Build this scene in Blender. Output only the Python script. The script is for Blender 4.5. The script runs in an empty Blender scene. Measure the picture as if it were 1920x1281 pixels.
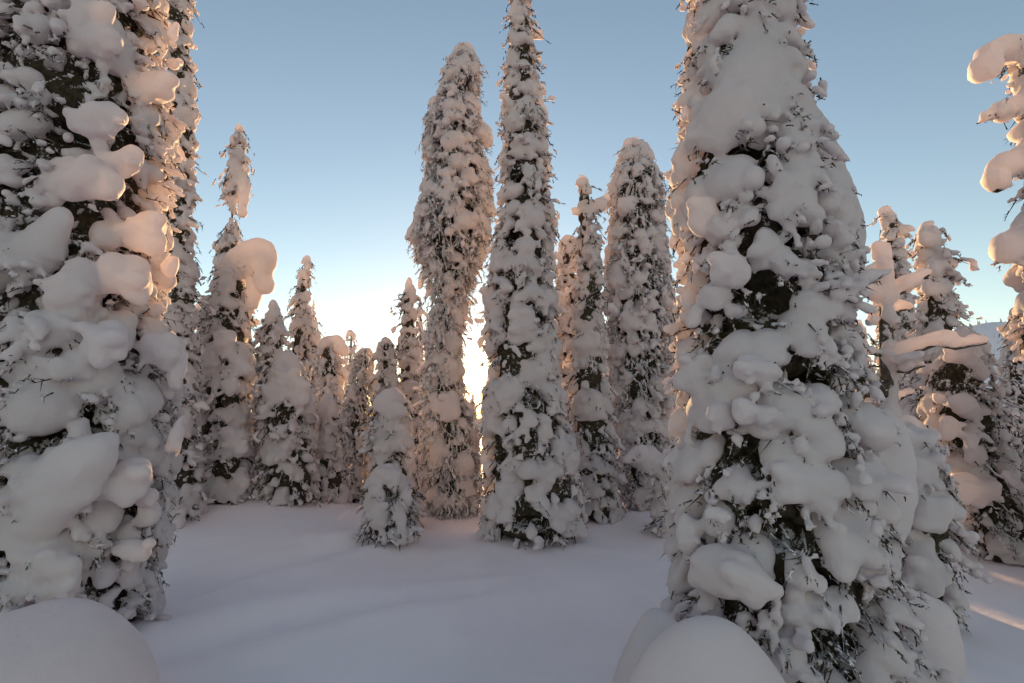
import bpy, math, random
import numpy as np
from mathutils import Vector

# ------------------------------------------------------------------ camera, sky, sun, exposure
scene = bpy.context.scene
C = scene.collection
F = 960.0                      # focal length in photo pixels (18 mm on a 36 mm sensor)
PITCH = math.atan(160.0 / F)
CAM_Z = 1.6
cam_data = bpy.data.cameras.new('camera')
cam_data.lens = 18.0
cam_data.sensor_width = 36.0
cam_data.clip_start = 0.05
cam_data.clip_end = 20000
cam = bpy.data.objects.new('camera', cam_data)
cam.location = (0, 0, CAM_Z)
cam.rotation_euler = (math.radians(90) + PITCH, 0, 0)
C.objects.link(cam)
scene.camera = cam


def ray(px, py):
    u = (px - 960.0) / F
    v = (640.5 - py) / F
    return np.array([u, math.cos(PITCH) - v * math.sin(PITCH), math.sin(PITCH) + v * math.cos(PITCH)])


def at(px, py, d):
    r = ray(px, py)
    return np.array([0, 0, CAM_Z]) + r * (d / r[1])


sun_dir = ray(893, 705)
sun_dir /= np.linalg.norm(sun_dir)
SUN_EL = math.asin(sun_dir[2])
SUN_AZ = math.atan2(sun_dir[0], sun_dir[1])        # clockwise from +Y

world = bpy.data.worlds.new('World')
scene.world = world
world.use_nodes = True
wn = world.node_tree
wn.nodes.clear()
sky = wn.nodes.new('ShaderNodeTexSky')
sky.sky_type = 'NISHITA'
sky.sun_disc = False
sky.sun_elevation = SUN_EL
sky.sun_rotation = SUN_AZ
sky.altitude = 300
sky.air_density = 1.0
sky.dust_density = 0.1
sky.ozone_density = 1.2
tint = wn.nodes.new('ShaderNodeMix')
tint.data_type = 'RGBA'
tint.blend_type = 'MULTIPLY'
tint.inputs[0].default_value = 1.0
tint.inputs[7].default_value = (1.11, 0.99, 0.92, 1)
bg = wn.nodes.new('ShaderNodeBackground')
bg.inputs['Strength'].default_value = 0.12
wo = wn.nodes.new('ShaderNodeOutputWorld')
wn.links.new(sky.outputs[0], tint.inputs[6])
wn.links.new(tint.outputs[2], bg.inputs['Color'])
# the sun's own disc with its bright limb, standing in the sky
tcw = wn.nodes.new('ShaderNodeTexCoord')
dotn = wn.nodes.new('ShaderNodeVectorMath')
dotn.operation = 'DOT_PRODUCT'
dotn.inputs[1].default_value = tuple(sun_dir)
wn.links.new(tcw.outputs['Generated'], dotn.inputs[0])
acs = wn.nodes.new('ShaderNodeMath')
acs.operation = 'ARCCOSINE'
wn.links.new(dotn.outputs['Value'], acs.inputs[0])
mr = wn.nodes.new('ShaderNodeMapRange')
mr.interpolation_type = 'SMOOTHSTEP'
mr.inputs['From Min'].default_value = math.radians(1.3)
mr.inputs['From Max'].default_value = math.radians(0.5)
mr.inputs['To Min'].default_value = 0.0
mr.inputs['To Max'].default_value = 60.0
wn.links.new(acs.outputs[0], mr.inputs['Value'])
bg2 = wn.nodes.new('ShaderNodeBackground')
bg2.inputs['Color'].default_value = (1.0, 0.70, 0.34, 1)
aur = wn.nodes.new('ShaderNodeMapRange')                # the warm aureole that frost in the air puts round a low sun
aur.interpolation_type = 'SMOOTHERSTEP'
aur.inputs['From Min'].default_value = math.radians(5.5)
aur.inputs['From Max'].default_value = math.radians(0.5)
aur.inputs['To Min'].default_value = 0.0
aur.inputs['To Max'].default_value = 0.42
wn.links.new(acs.outputs[0], aur.inputs['Value'])
sumn = wn.nodes.new('ShaderNodeMath')
sumn.operation = 'ADD'
wn.links.new(mr.outputs[0], sumn.inputs[0])
wn.links.new(aur.outputs[0], sumn.inputs[1])
wn.links.new(sumn.outputs[0], bg2.inputs['Strength'])
adds = wn.nodes.new('ShaderNodeAddShader')
wn.links.new(bg.outputs[0], adds.inputs[0])
wn.links.new(bg2.outputs[0], adds.inputs[1])
wn.links.new(adds.outputs[0], wo.inputs[0])

sl = bpy.data.lights.new('sun_light', 'SUN')
sl.energy = 5.0
sl.angle = math.radians(0.6)
sl.color = (1.0, 0.62, 0.27)
so = bpy.data.objects.new('sun_light', sl)
so.rotation_euler = Vector(tuple(sun_dir)).to_track_quat('Z', 'Y').to_euler()
C.objects.link(so)

scene.view_settings.view_transform = 'Standard'
scene.view_settings.look = 'None'
scene.view_settings.gamma = 1.0
scene.view_settings.use_curve_mapping = False
scene.view_settings.exposure = 1.32
scene.cycles.max_bounces = 6
scene.cycles.sample_clamp_indirect = 4.0


# ------------------------------------------------------------------ materials
def material(name):
    m = bpy.data.materials.new(name)
    m.use_nodes = True
    nt = m.node_tree
    b = nt.nodes['Principled BSDF']
    return m, nt, b


def noise_node(nt, scale, detail=3.0, rough=0.55):
    tc = nt.nodes.new('ShaderNodeTexCoord')
    n = nt.nodes.new('ShaderNodeTexNoise')
    n.inputs['Scale'].default_value = scale
    n.inputs['Detail'].default_value = detail
    n.inputs['Roughness'].default_value = rough
    nt.links.new(tc.outputs['Object'], n.inputs['Vector'])
    return n


def ramp_node(nt, src, stops):
    r = nt.nodes.new('ShaderNodeValToRGB')
    e = r.color_ramp.elements
    while len(e) < len(stops):
        e.new(0.5)
    for k, (p, c) in enumerate(stops):
        e[k].position = p
        e[k].color = (*c, 1)
    nt.links.new(src, r.inputs[0])
    return r


def snow_material(name, glow, bump_scale, bump_dist, col=((0.80, 0.755, 0.79), (0.86, 0.815, 0.85))):
    m, nt, b = material(name)
    n = noise_node(nt, 3.0, 4)
    r = ramp_node(nt, n.outputs['Fac'], [(0.3, col[0]), (0.7, col[1])])
    nt.links.new(r.outputs[0], b.inputs['Base Color'])
    b.inputs['Roughness'].default_value = 0.75
    b.inputs['Specular IOR Level'].default_value = 0.25
    n2 = noise_node(nt, bump_scale, 4, 0.6)
    bp = nt.nodes.new('ShaderNodeBump')
    bp.inputs['Strength'].default_value = 0.5
    bp.inputs['Distance'].default_value = bump_dist
    nt.links.new(n2.outputs['Fac'], bp.inputs['Height'])
    nt.links.new(bp.outputs[0], b.inputs['Normal'])
    if glow:                                               # thin snow lets the low sun through
        tr = nt.nodes.new('ShaderNodeBsdfTranslucent')
        nt.links.new(r.outputs[0], tr.inputs['Color'])
        mx = nt.nodes.new('ShaderNodeMixShader')
        mx.inputs[0].default_value = glow
        nt.links.new(b.outputs[0], mx.inputs[1])
        nt.links.new(tr.outputs[0], mx.inputs[2])
        nt.links.new(mx.outputs[0], nt.nodes['Material Output'].inputs['Surface'])
    return m


SNOW = snow_material('tree_snow', 0.42, 28.0, 0.012, ((0.82, 0.735, 0.745), (0.88, 0.795, 0.805)))
GROUND = snow_material('ground_snow', 0.0, 9.0, 0.01, ((0.94, 0.82, 0.825), (0.97, 0.85, 0.855)))


def dark_material(name, c0, c1, frost):
    """dark needles or bark; rime gathers in patches and on faces turned up"""
    m, nt, b = material(name)
    n = noise_node(nt, 22.0, 3)
    r = ramp_node(nt, n.outputs['Fac'], [(0.35, c0), (0.65, c1)])
    g = nt.nodes.new('ShaderNodeNewGeometry')
    sep = nt.nodes.new('ShaderNodeSeparateXYZ')
    nt.links.new(g.outputs['Normal'], sep.inputs[0])
    n2 = noise_node(nt, 14.0, 4, 0.7)
    add = nt.nodes.new('ShaderNodeMath')
    add.operation = 'MULTIPLY_ADD'
    nt.links.new(sep.outputs['Z'], add.inputs[0])
    add.inputs[1].default_value = 0.16
    nt.links.new(n2.outputs['Fac'], add.inputs[2])
    fr = ramp_node(nt, add.outputs[0], [(0.66 - frost, (0, 0, 0)), (0.74 - frost, (1, 1, 1))])
    mx = nt.nodes.new('ShaderNodeMix')
    mx.data_type = 'RGBA'
    nt.links.new(fr.outputs[0], mx.inputs[0])
    nt.links.new(r.outputs[0], mx.inputs[6])
    mx.inputs[7].default_value = (0.74, 0.70, 0.73, 1)
    nt.links.new(mx.outputs[2], b.inputs['Base Color'])
    b.inputs['Roughness'].default_value = 0.9
    b.inputs['Specular IOR Level'].default_value = 0.1
    return m


NEEDLE = dark_material('spruce_needles', (0.028, 0.023, 0.016), (0.075, 0.06, 0.04), 0.08)
TWIG = dark_material('twigs', (0.035, 0.027, 0.018), (0.085, 0.065, 0.045), 0.10)
FROST_TWIG = dark_material('frosted_twigs', (0.09, 0.07, 0.055), (0.18, 0.15, 0.13), 0.24)
BARK = dark_material('bark', (0.05, 0.04, 0.032), (0.12, 0.095, 0.075), 0.08)


# ------------------------------------------------------------------ mesh helpers
def mesh_from(name, v, f, mat, normals=None, smooth=True):
    """v (n,3), f (m,k) quads or tris"""
    me = bpy.data.meshes.new(name)
    nv, nf, k = len(v), len(f), f.shape[1]
    me.vertices.add(nv)
    me.vertices.foreach_set('co', np.ascontiguousarray(v, dtype=np.float32).ravel())
    me.loops.add(nf * k)
    me.loops.foreach_set('vertex_index', np.ascontiguousarray(f, dtype=np.int32).ravel())
    me.polygons.add(nf)
    me.polygons.foreach_set('loop_start', np.arange(0, nf * k, k, dtype=np.int32))
    me.polygons.foreach_set('loop_total', np.full(nf, k, dtype=np.int32))
    me.update(calc_edges=True)
    me.polygons.foreach_set('use_smooth', np.full(nf, smooth, dtype=bool))
    if normals is not None:
        me.normals_split_custom_set_from_vertices(normals.tolist())
    me.materials.append(mat)
    return me


def link(name, me, parent=None, **props):
    o = bpy.data.objects.new(name, me)
    C.objects.link(o)
    if parent is not None:
        o.parent = parent
    for k, val in props.items():
        o[k] = val
    return o


def empty(name, loc, label, cat, group=None):
    o = bpy.data.objects.new(name, None)
    o.empty_display_size = 0.2
    o.location = tuple(float(c) for c in loc)
    C.objects.link(o)
    o['label'] = label
    o['category'] = cat
    if group:
        o['group'] = group
    return o


def vnoise(shape, cell, rng):
    a = rng.uniform(-1, 1, [int(math.ceil(s / cell)) + 3 for s in shape]).astype(np.float32)
    for ax, s in enumerate(shape):
        t = np.arange(s, dtype=np.float32) / cell
        i = t.astype(int)
        w = t - i
        w = (w * w * (3 - 2 * w)).astype(np.float32)
        sh = [1, 1, 1]
        sh[ax] = s
        w = w.reshape(sh)
        a = np.take(a, i, axis=ax) * (1 - w) + np.take(a, i + 1, axis=ax) * w
    return a


def surface_nets(f, origin, h):
    """isosurface f = 0 as quads"""
    s = f < 0
    nx, ny, nz = f.shape
    cs = (nx - 1, ny - 1, nz - 1)
    cnt = np.zeros(cs, np.uint8)
    for i in (0, 1):
        for j in (0, 1):
            for k in (0, 1):
                cnt += s[i:nx - 1 + i, j:ny - 1 + j, k:nz - 1 + k]
    act = (cnt > 0) & (cnt < 8)
    cells = np.argwhere(act)
    idx = np.full(cs, -1, np.int32)
    idx[act] = np.arange(len(cells), dtype=np.int32)
    acc = np.zeros((len(cells), 3), np.float32)
    num = np.zeros(len(cells), np.float32)
    cx, cy, cz = cells.T
    corner = {}
    for i in (0, 1):
        for j in (0, 1):
            for k in (0, 1):
                corner[i, j, k] = f[cx + i, cy + j, cz + k]
    for a in corner:
        for ax in range(3):
            if a[ax] == 0:
                b = list(a)
                b[ax] = 1
                fa, fb = corner[a], corner[tuple(b)]
                m = (fa < 0) != (fb < 0)
                t = fa[m] / (fa[m] - fb[m])
                p = np.tile(np.array(a, np.float32), (len(t), 1))
                p[:, ax] += t
                acc[m] += p
                num[m] += 1
    v = cells + acc / num[:, None]
    quads = []
    for ax in range(3):
        o1, o2 = (ax + 1) % 3, (ax + 2) % 3
        sl0 = [slice(None)] * 3
        sl1 = [slice(None)] * 3
        sl0[ax] = slice(0, f.shape[ax] - 1)
        sl1[ax] = slice(1, f.shape[ax])
        a, b = s[tuple(sl0)], s[tuple(sl1)]
        e = np.argwhere(a != b)
        e = e[(e[:, o1] > 0) & (e[:, o2] > 0) & (e[:, o1] < cs[o1]) & (e[:, o2] < cs[o2])]
        inside = a[tuple(e.T)]
        d1 = np.zeros(3, int)
        d1[o1] = 1
        d2 = np.zeros(3, int)
        d2[o2] = 1
        q = np.stack([idx[tuple((e - d1 - d2).T)], idx[tuple((e - d2).T)], idx[tuple(e.T)], idx[tuple((e - d1).T)]], 1)
        q[~inside] = q[~inside][:, ::-1]
        quads.append(q)
    q = np.concatenate(quads)
    q = q[(q >= 0).all(1)]
    return v.astype(np.float32) * h + np.asarray(origin, np.float32), q


def pieces(q, ids, nv):
    """a label per face, alike for faces of one id that hang together"""
    key = np.unique((q.astype(np.int64) * 4096 + ids[:, None].astype(np.int64)).ravel(), return_inverse=True)[1].reshape(-1, 4)
    lab = np.arange(key.max() + 1)
    while True:
        m = lab[key].min(1)
        new = lab.copy()
        for k in range(4):
            np.minimum.at(new, key[:, k], m)
        new = new[new]
        new = new[new]
        if (new == lab).all():
            return lab[key[:, 0]]
        lab = new


def vertex_normals(v, q):
    n = np.cross(v[q[:, 2]] - v[q[:, 0]], v[q[:, 3]] - v[q[:, 1]])
    out = np.zeros_like(v)
    for k in range(4):
        for c in range(3):
            out[:, c] += np.bincount(q[:, k], n[:, c], len(v))
    return out / np.maximum(np.linalg.norm(out, axis=1, keepdims=True), 1e-12)


class Field:
    def __init__(s, lo, hi, h):
        s.h = h
        s.lo = np.asarray(lo, float) - 3 * h
        s.n = np.ceil((np.asarray(hi) - s.lo) / h).astype(int) + 4
        s.f = np.full(s.n, 1.0, np.float32)
        s.id = np.zeros(s.n, np.int16)
        s.ax = [(s.lo[i] + np.arange(s.n[i]) * h).astype(np.float32) for i in range(3)]

    def box(s, c, r):
        a = np.maximum(np.floor((c - r - s.lo) / s.h).astype(int), 0)
        b = np.minimum(np.ceil((c + r - s.lo) / s.h).astype(int) + 1, s.n)
        if (a >= b).any():
            return None
        return tuple(slice(i, j) for i, j in zip(a, b))

    def ellipsoid(s, c, R, axes, k, pid=0):
        """smooth union with an ellipsoid; rows of R are its axes"""
        ext = np.sqrt(((R * axes[:, None]) ** 2).sum(0)) + k + 2 * s.h
        bx = s.box(c, ext)
        if bx is None:
            return
        X = (s.ax[0][bx[0]] - c[0])[:, None, None]
        Y = (s.ax[1][bx[1]] - c[1])[None, :, None]
        Z = (s.ax[2][bx[2]] - c[2])[None, None, :]
        k0 = 0
        k1 = 0
        for i in range(3):
            t = (R[i, 0] * X + R[i, 1] * Y + R[i, 2] * Z) / axes[i]
            t = t * t
            k0 = k0 + t
            k1 = k1 + t / (axes[i] * axes[i])
        k0 = np.sqrt(k0)
        d = k0 * (k0 - 1) / np.maximum(np.sqrt(k1), 1e-6)
        g = s.f[bx]
        if pid:
            ib = s.id[bx]
            ib[d < g] = pid
        hh = np.maximum(k - np.abs(d - g), 0) / k
        s.f[bx] = np.minimum(d, g) - hh * hh * k * 0.25

    def at(s, p):
        i = np.clip(((p - s.lo) / s.h + 0.5).astype(int), 0, s.n - 1)
        return s.f[i[:, 0], i[:, 1], i[:, 2]]

    def ids(s, p):
        i = np.clip(((p - s.lo) / s.h + 0.5).astype(int), 0, s.n - 1)
        return s.id[i[:, 0], i[:, 1], i[:, 2]]


def basis(d):
    """rows: d, a level side vector, and the third"""
    d = d / max(np.linalg.norm(d), 1e-9)
    t = np.cross(d, (0, 0, 1.0))
    if np.linalg.norm(t) < 1e-3:
        t = np.array([1.0, 0, 0])
    t /= np.linalg.norm(t)
    return np.stack([d, t, np.cross(d, t)])


def spikes(a, b, ra, sides=3):
    """sticks running out to a point, from a to b"""
    d = b - a
    d = d / np.maximum(np.linalg.norm(d, axis=1, keepdims=True), 1e-9)
    ref = np.where(np.abs(d[:, 2:3]) > 0.9, np.array([[1.0, 0, 0]]), np.array([[0, 0, 1.0]]))
    t = np.cross(d, ref)
    t /= np.linalg.norm(t, axis=1, keepdims=True)
    w = np.cross(d, t)
    n = len(a)
    v = np.zeros((n, sides + 1, 3))
    for k in range(sides):
        an = 2 * math.pi * k / sides
        v[:, k] = a + (t * math.cos(an) + w * math.sin(an)) * ra[:, None]
    v[:, sides] = b
    f = np.array([[k, (k + 1) % sides, sides] for k in range(sides)])
    q = (np.arange(n) * (sides + 1))[:, None, None] + f[None]
    return v.reshape(-1, 3), q.reshape(-1, 3)


def tube_mesh(name, pts, radii, mat, sides=8):
    """closed tapered tube through pts"""
    pts = np.asarray(pts, float)
    rings = []
    n = len(pts)
    for i in range(n):
        d = pts[min(i + 1, n - 1)] - pts[max(i - 1, 0)]
        B = basis(d)
        an = np.arange(sides) * 2 * math.pi / sides
        rings.append(pts[i] + radii[i] * (np.cos(an)[:, None] * B[1] + np.sin(an)[:, None] * B[2]))
    v = np.concatenate(rings + [pts[:1], pts[-1:]])
    f = []
    for i in range(n - 1):
        for k in range(sides):
            k2 = (k + 1) % sides
            f.append([i * sides + k, i * sides + k2, (i + 1) * sides + k2, (i + 1) * sides + k])
    a, b = n * sides, n * sides + 1
    for k in range(sides):
        k2 = (k + 1) % sides
        f.append([a, k2, k, k])
        f.append([b, (n - 1) * sides + k, (n - 1) * sides + k2, (n - 1) * sides + k2])
    me = bpy.data.meshes.new(name)
    me.from_pydata(v.tolist(), [], [list(dict.fromkeys(q)) for q in f])
    me.polygons.foreach_set('use_smooth', np.full(len(me.polygons), True))
    me.materials.append(mat)
    return me


# ------------------------------------------------------------------ ground, hill
def ground_z(x, y):
    x = np.asarray(x, float)
    y = np.asarray(y, float)
    z = 0.07 * np.sin(x * 0.7 + 1.3) * np.sin(y * 0.55 + 0.4) + 0.035 * np.sin(x * 1.7 + y * 0.9) + 0.02 * np.sin(0.8 * x - 2.1 * y + 0.5)
    z = z + 0.012 * np.sin(5.3 * x + 2.0 * np.sin(1.7 * y)) * np.sin(4.1 * y + 1.3 * np.sin(2.2 * x)) + 0.02 * np.sin(x * 3.1 - y * 2.3 + 1.0) * np.exp(-np.abs(x) * 0.05)
    z = z - np.clip(y - 12.0, 0, 60) * 0.035 - np.clip(y - 72, 0, 4000) * 0.004
    # an old, snowed-in track running across the clearing
    for (x0, y0, x1, y1, w, dp) in TRACKS:
        dx, dy = x1 - x0, y1 - y0
        L2 = dx * dx + dy * dy
        t = np.clip(((x - x0) * dx + (y - y0) * dy) / L2, 0, 1)
        dist = np.hypot(x - x0 - t * dx, y - y0 - t * dy)
        z = z - dp * np.exp(-(dist / w) ** 2) + 0.4 * dp * np.exp(-((dist - 2 * w) / w) ** 2)
    for (cx, cy, r, hgt) in BUMPS:
        z = z + hgt * np.exp(-((x - cx) ** 2 + (y - cy) ** 2) / (r * r))
    return z


TRACKS = [(-3.2, 5.2, -1.9, 7.2, 0.16, 0.09), (-2.6, 4.0, -0.4, 5.4, 0.2, 0.07)]
BUMPS = [(-0.3, 5.4, 0.5, 0.05), (0.2, 7.3, 0.9, 0.04), (1.2, 3.6, 0.7, 0.10), (-1.9, 7.3, 0.6, 0.10)]


# drifts banked up round the feet of the trees
for px_, d_, r_, h_ in [(730, 7.2, 0.7, 0.07), (850, 9.4, 1.0, 0.12), (985, 7.7, 1.1, 0.10), (1112, 9.0, 0.9, 0.12), (1200, 9.8, 0.9, 0.12), (541, 9.9, 1.0, 0.12), (425, 9.6, 0.9, 0.14), (330, 8.6, 1.0, 0.12), (620, 10.6, 0.7, 0.10),
                        (130, 4.3, 1.6, 0.06), (1560, 3.6, 1.3, 0.05), (1880, 6.2, 1.2, 0.08), (930, 6.3, 0.5, 0.05), (560, 6.0, 0.6, 0.06), (780, 4.6, 0.7, 0.05), (1120, 5.6, 0.6, 0.06)]:
    BUMPS.append((d_ * (px_ - 960) / F * 1.0, d_, r_, h_))


def build_ground():
    def axis(n, near, far, p):
        t = np.linspace(-1, 1, n)
        return np.sign(t) * (near * np.abs(t) + (far - near) * np.abs(t) ** p)
    xs = axis(241, 20, 4000, 11)
    ys = axis(281, 22, 4000, 11)
    X, Y = np.meshgrid(xs, ys, indexing='ij')
    Z = ground_z(X, Y)
    v = np.stack([X, Y, Z], -1).reshape(-1, 3)
    n, m = X.shape
    i = np.arange(n * m).reshape(n, m)
    q = np.stack([i[:-1, :-1], i[1:, :-1], i[1:, 1:], i[:-1, 1:]], -1).reshape(-1, 4)
    link('snow_ground', mesh_from('snow_ground', v, q, GROUND), kind='structure')


# ------------------------------------------------------------------ trees
def make_tree(name, label, d, rows, seed=0, vox=None, pil=0.17, pdens=0.72, nub=0.03, ndens=70, hang=0.3, core=0.80,
              manual=(), sheets=(), voids=(), arms=(), parts=True, frost=False, group=None, cat='tree', zbase=None, trunk=0.09,
              gap=0.0, open_rows=(), noise=1.0, twig_len=1.0, tight=0.95, under=True):
    """rows: (y, x left, x right) of the crown's outline in photo pixels, turned into metres at the tree's own distance d"""
    rng = np.random.default_rng(seed + 11)
    if vox is None:
        vox = (0.0029 * d + 0.0085) * (1.0 if parts else 1.15)
    rows = sorted(rows, key=lambda r: -r[0])
    zs, xs, rs = [], [], []
    for (y, xl, xr) in rows:
        a, b = at(xl, y, d), at(xr, y, d)
        ta, tb = math.atan2(a[0], d), math.atan2(b[0], d)          # bearings of the two edges
        tc, al = (ta + tb) / 2, (tb - ta) / 2
        zs.append(a[2])
        xs.append(d * math.tan(tc))
        rs.append(d / math.cos(tc) * math.sin(al) * tight)
    zs, xs, rs = map(np.array, (zs, xs, rs))
    x0 = xs[0]
    gz = float(ground_z(x0, d)) if zbase is None else zbase
    base = np.array([x0, d, gz])
    zs = zs - gz
    if zs[0] > 0.05:
        zs = np.concatenate([[-0.05], zs])
        xs = np.concatenate([[x0], xs])
        rs = np.concatenate([[rs[0]], rs])
    xs = xs - x0
    H = zs[-1]
    AX = lambda z: np.interp(z, zs, xs)
    RR = lambda z: np.interp(z, zs, rs)
    rmax = rs.max()
    root = empty(name, base, label, cat, group)

    def local(px, py, dd):
        return at(px, py, dd) - base

    ppm = F / d                                            # photo pixels per metre

    def front(px, py, depth=0.85):
        """point on the crown's camera-facing side under a photo pixel"""
        p = local(px, py, d)
        r = RR(p[2])
        dx = np.clip((p[0] - AX(p[2])) / max(r, 1e-3), -0.98, 0.98)
        dy = r * math.sqrt(1 - dx * dx) * depth
        return local(px, py, d - dy)

    # --- voids: places where the snow has fallen out and the dark inside shows
    vl = [(front(px, py, 0.9), np.array([w / ppm, 0.5 * rmax, hgt / ppm])) for (px, py, w, hgt) in voids]

    soft = [(front(px, py + 1.2 * hgt, 0.92), np.array([0.85 * w / ppm, 0.4 * rmax, 0.42 * hgt / ppm])) for (px, py, w, hgt, *_) in manual if under and w * hgt > 900]

    def in_soft(p):
        return any((((p - c) / a) ** 2).sum() < 1 for c, a in soft)

    def in_void(p, k=1.0):
        return any((((p - c) / (a * k)) ** 2).sum() < 1 for c, a in vl)

    ext = rmax * 1.35 + 0.12
    lo = np.array([xs.min() - ext, -ext, -0.1])
    hi = np.array([xs.max() + ext, ext, H + 0.2])
    arm_nodes = []
    for arm in arms:
        nodes = [(local(px, py, d + dy), r / ppm) for (px, py, r, dy) in arm]
        arm_nodes.append(nodes)
        for p, r in nodes:
            lo = np.minimum(lo, p - r * 1.5 - 0.05)
            hi = np.maximum(hi, p + r * 1.5 + 0.05)
    fld = Field(lo, hi, vox)
    pid = 0
    facing = {}
    # --- snow pillows: drooping tongues laid tier over tier
    z = 0.02 + 0.3 * pil
    while z < H - 0.02:
        r = float(RR(z))
        s = min(0.78 * pil * rng.uniform(0.75, 1.2), 0.55 * r + 0.02)
        na = max(2, int(round(2 * math.pi * r / (1.85 * s))))
        a0 = rng.uniform(0, 6.28)
        for j in range(na):
            if rng.uniform() > 0.62 * pdens and z < H - 2.5 * s:
                continue
            a = a0 + (j + rng.uniform(-0.35, 0.35)) * 2 * math.pi / na
            zz = z + rng.uniform(-0.5, 0.5) * s
            sj = s * float(np.exp(rng.normal(0, 0.4)))
            sj = min(sj, 0.6 * r + 0.025)
            rad = np.array([math.cos(a), math.sin(a), 0])
            rr_ = float(RR(zz))
            out = rr_ - 0.72 * sj * rng.uniform(0.65, 1.2)
            c = np.array([AX(zz), 0, zz]) + rad * max(out, 0)
            if in_void(c, 0.9) or in_soft(c):
                continue
            face = rad[1] < 0.35
            if face and parts and sj * ppm > 9:
                pid += 1
                me = pid
            else:
                me = 0
            dr = 0.5 + 0.5 * rng.uniform()
            d0 = rad * 0.75 - np.array([0, 0, dr])
            B = basis(d0)
            fld.ellipsoid(c, B, np.array([1.12, 0.88, 0.74]) * sj * rng.uniform(0.85, 1.15, 3), 0.18 * sj, me)
            # the back of the tongue, up towards the stem
            c2 = c - rad * 0.7 * sj + np.array([0, 0, 0.55 * sj])
            fld.ellipsoid(c2, B, np.array([0.6, 0.5, 0.45]) * sj, 0.25 * sj, me)
            for _ in range(rng.integers(2, 5)):            # the lobes along its lip
                side = B[1] * rng.uniform(-0.9, 0.9) * sj
                c3 = c + side + d0 * sj * rng.uniform(0.35, 0.75)
                fld.ellipsoid(c3, B, np.array([0.6, 0.45, 0.45]) * sj * rng.uniform(0.5, 1.0), 0.12 * sj, me)
        z += 1.2 * s
    for (px, py, w, hgt, *dep) in manual:                  # the pillows one can point at in the photograph
        c = front(px, py, dep[0] if dep else 0.8)
        pid += 1
        w_, h_ = 0.80 * w / ppm, 0.80 * hgt / ppm
        tilt = rng.uniform(0.15, 0.5)
        R = np.array([[1, 0, 0], [0, math.cos(tilt), -math.sin(tilt)], [0, math.sin(tilt), math.cos(tilt)]])
        yaw = rng.uniform(-0.25, 0.25)
        R = R @ np.array([[math.cos(yaw), 0, math.sin(yaw)], [0, 1, 0], [-math.sin(yaw), 0, math.cos(yaw)]])
        m_ = min(w_, h_)
        up, ax_ = np.array([0, 0, 1.0]), np.array([1.0, 0, 0])
        fwd = np.array([0, -1.0, 0])
        # a drape: narrow where it hangs from, broad and lobed along its lip
        fld.ellipsoid(c + up * 0.42 * h_ - fwd * 0.15 * m_ + ax_ * rng.uniform(-0.2, 0.2) * w_, R, np.array([0.6 * w_, 0.5 * m_, 0.5 * h_]), 0.3 * m_, pid)
        fld.ellipsoid(c - up * 0.05 * h_, R, np.array([0.8 * w_, 0.55 * m_ + 0.02, 0.62 * h_]), 0.25 * m_, pid)
        nl = int(np.clip(round(2.2 * w_ / (0.55 * m_)), 3, 9))
        for i_ in range(nl):
            u_ = (i_ + 0.5 + rng.uniform(-0.35, 0.35)) / nl * 2 - 1
            e = m_ * rng.uniform(0.24, 0.42)
            o = ax_ * u_ * 0.74 * w_ - up * h_ * (0.62 * math.sqrt(max(1 - 0.8 * u_ * u_, 0)) + rng.uniform(-0.25, 0.15)) + fwd * m_ * rng.uniform(-0.15, 0.3)
            fld.ellipsoid(c + o, np.eye(3), np.array([e * rng.uniform(0.8, 1.2), e, e * rng.uniform(0.9, 1.5)]), 0.7 * e, pid)
        for _ in range(6):
            o = ax_ * rng.uniform(-0.8, 0.8) * w_ + up * rng.uniform(-0.4, 0.6) * h_ + fwd * 0.35 * m_
            e = m_ * rng.uniform(0.2, 0.42)
            fld.ellipsoid(c + o, np.eye(3), np.array([e * 1.3, e, e]), 0.5 * e, pid)
    for sh in sheets:                                      # long smooth aprons of snow lying down the crown's face
        pid += 1
        pts_ = [(front(px, py, 0.84), 0.76 * r / ppm) for (px, py, r) in sh]
        for (p, r), (p2, r2) in zip(pts_[:-1], pts_[1:]):
            k = max(2, int(np.linalg.norm(p2 - p) / (0.45 * min(r, r2))) + 1)
            for t in np.linspace(0, 1, k):
                e = (r + (r2 - r) * t) * rng.uniform(0.9, 1.1)
                fld.ellipsoid(p + (p2 - p) * t + rng.normal(0, 0.05 * e, 3), np.eye(3), np.array([e * rng.uniform(0.9, 1.25), 0.42 * e + 0.03, e]), 0.7 * e, pid)
    for nodes in arm_nodes:
        pid += 1
        for (p, r), (p2, r2) in zip(nodes[:-1], nodes[1:]):
            L = np.linalg.norm(p2 - p)
            k = max(2, int(L / (0.55 * min(r, r2))) + 1)
            for t in np.linspace(0, 1, k):
                rr_ = (r + (r2 - r) * t) * rng.uniform(0.85, 1.15)
                fld.ellipsoid(p + (p2 - p) * t + rng.normal(0, 0.15 * rr_, 3), np.eye(3), np.array([1, 1, 1.0]) * rr_, 0.4 * rr_, pid)
    # --- uneven surface
    fld.f += noise * (0.20 * pil * vnoise(fld.n, max(0.22 / vox, 2), rng) + 0.13 * pil * vnoise(fld.n, max(0.11 / vox, 2), rng) + 0.05 * pil * vnoise(fld.n, max(0.05 / vox, 2), rng)
                      + 0.003 * vnoise(fld.n, max(0.03 / vox, 1.5), rng))
    # --- twigs with their own small loads of snow
    zz = np.linspace(0.02, H - 0.02, 200)
    wgt = RR(zz)
    area = 2 * math.pi * np.trapezoid(wgt, zz) if hasattr(np, 'trapezoid') else 2 * math.pi * np.trapz(wgt, zz)
    K = 6                                                  # small branches droop out of the crown, each a spray of twigs
    N = int(area * 2.9 * ndens / (nub / 0.03) ** 1.6)
    nb = max(N // K, 4)
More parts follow.
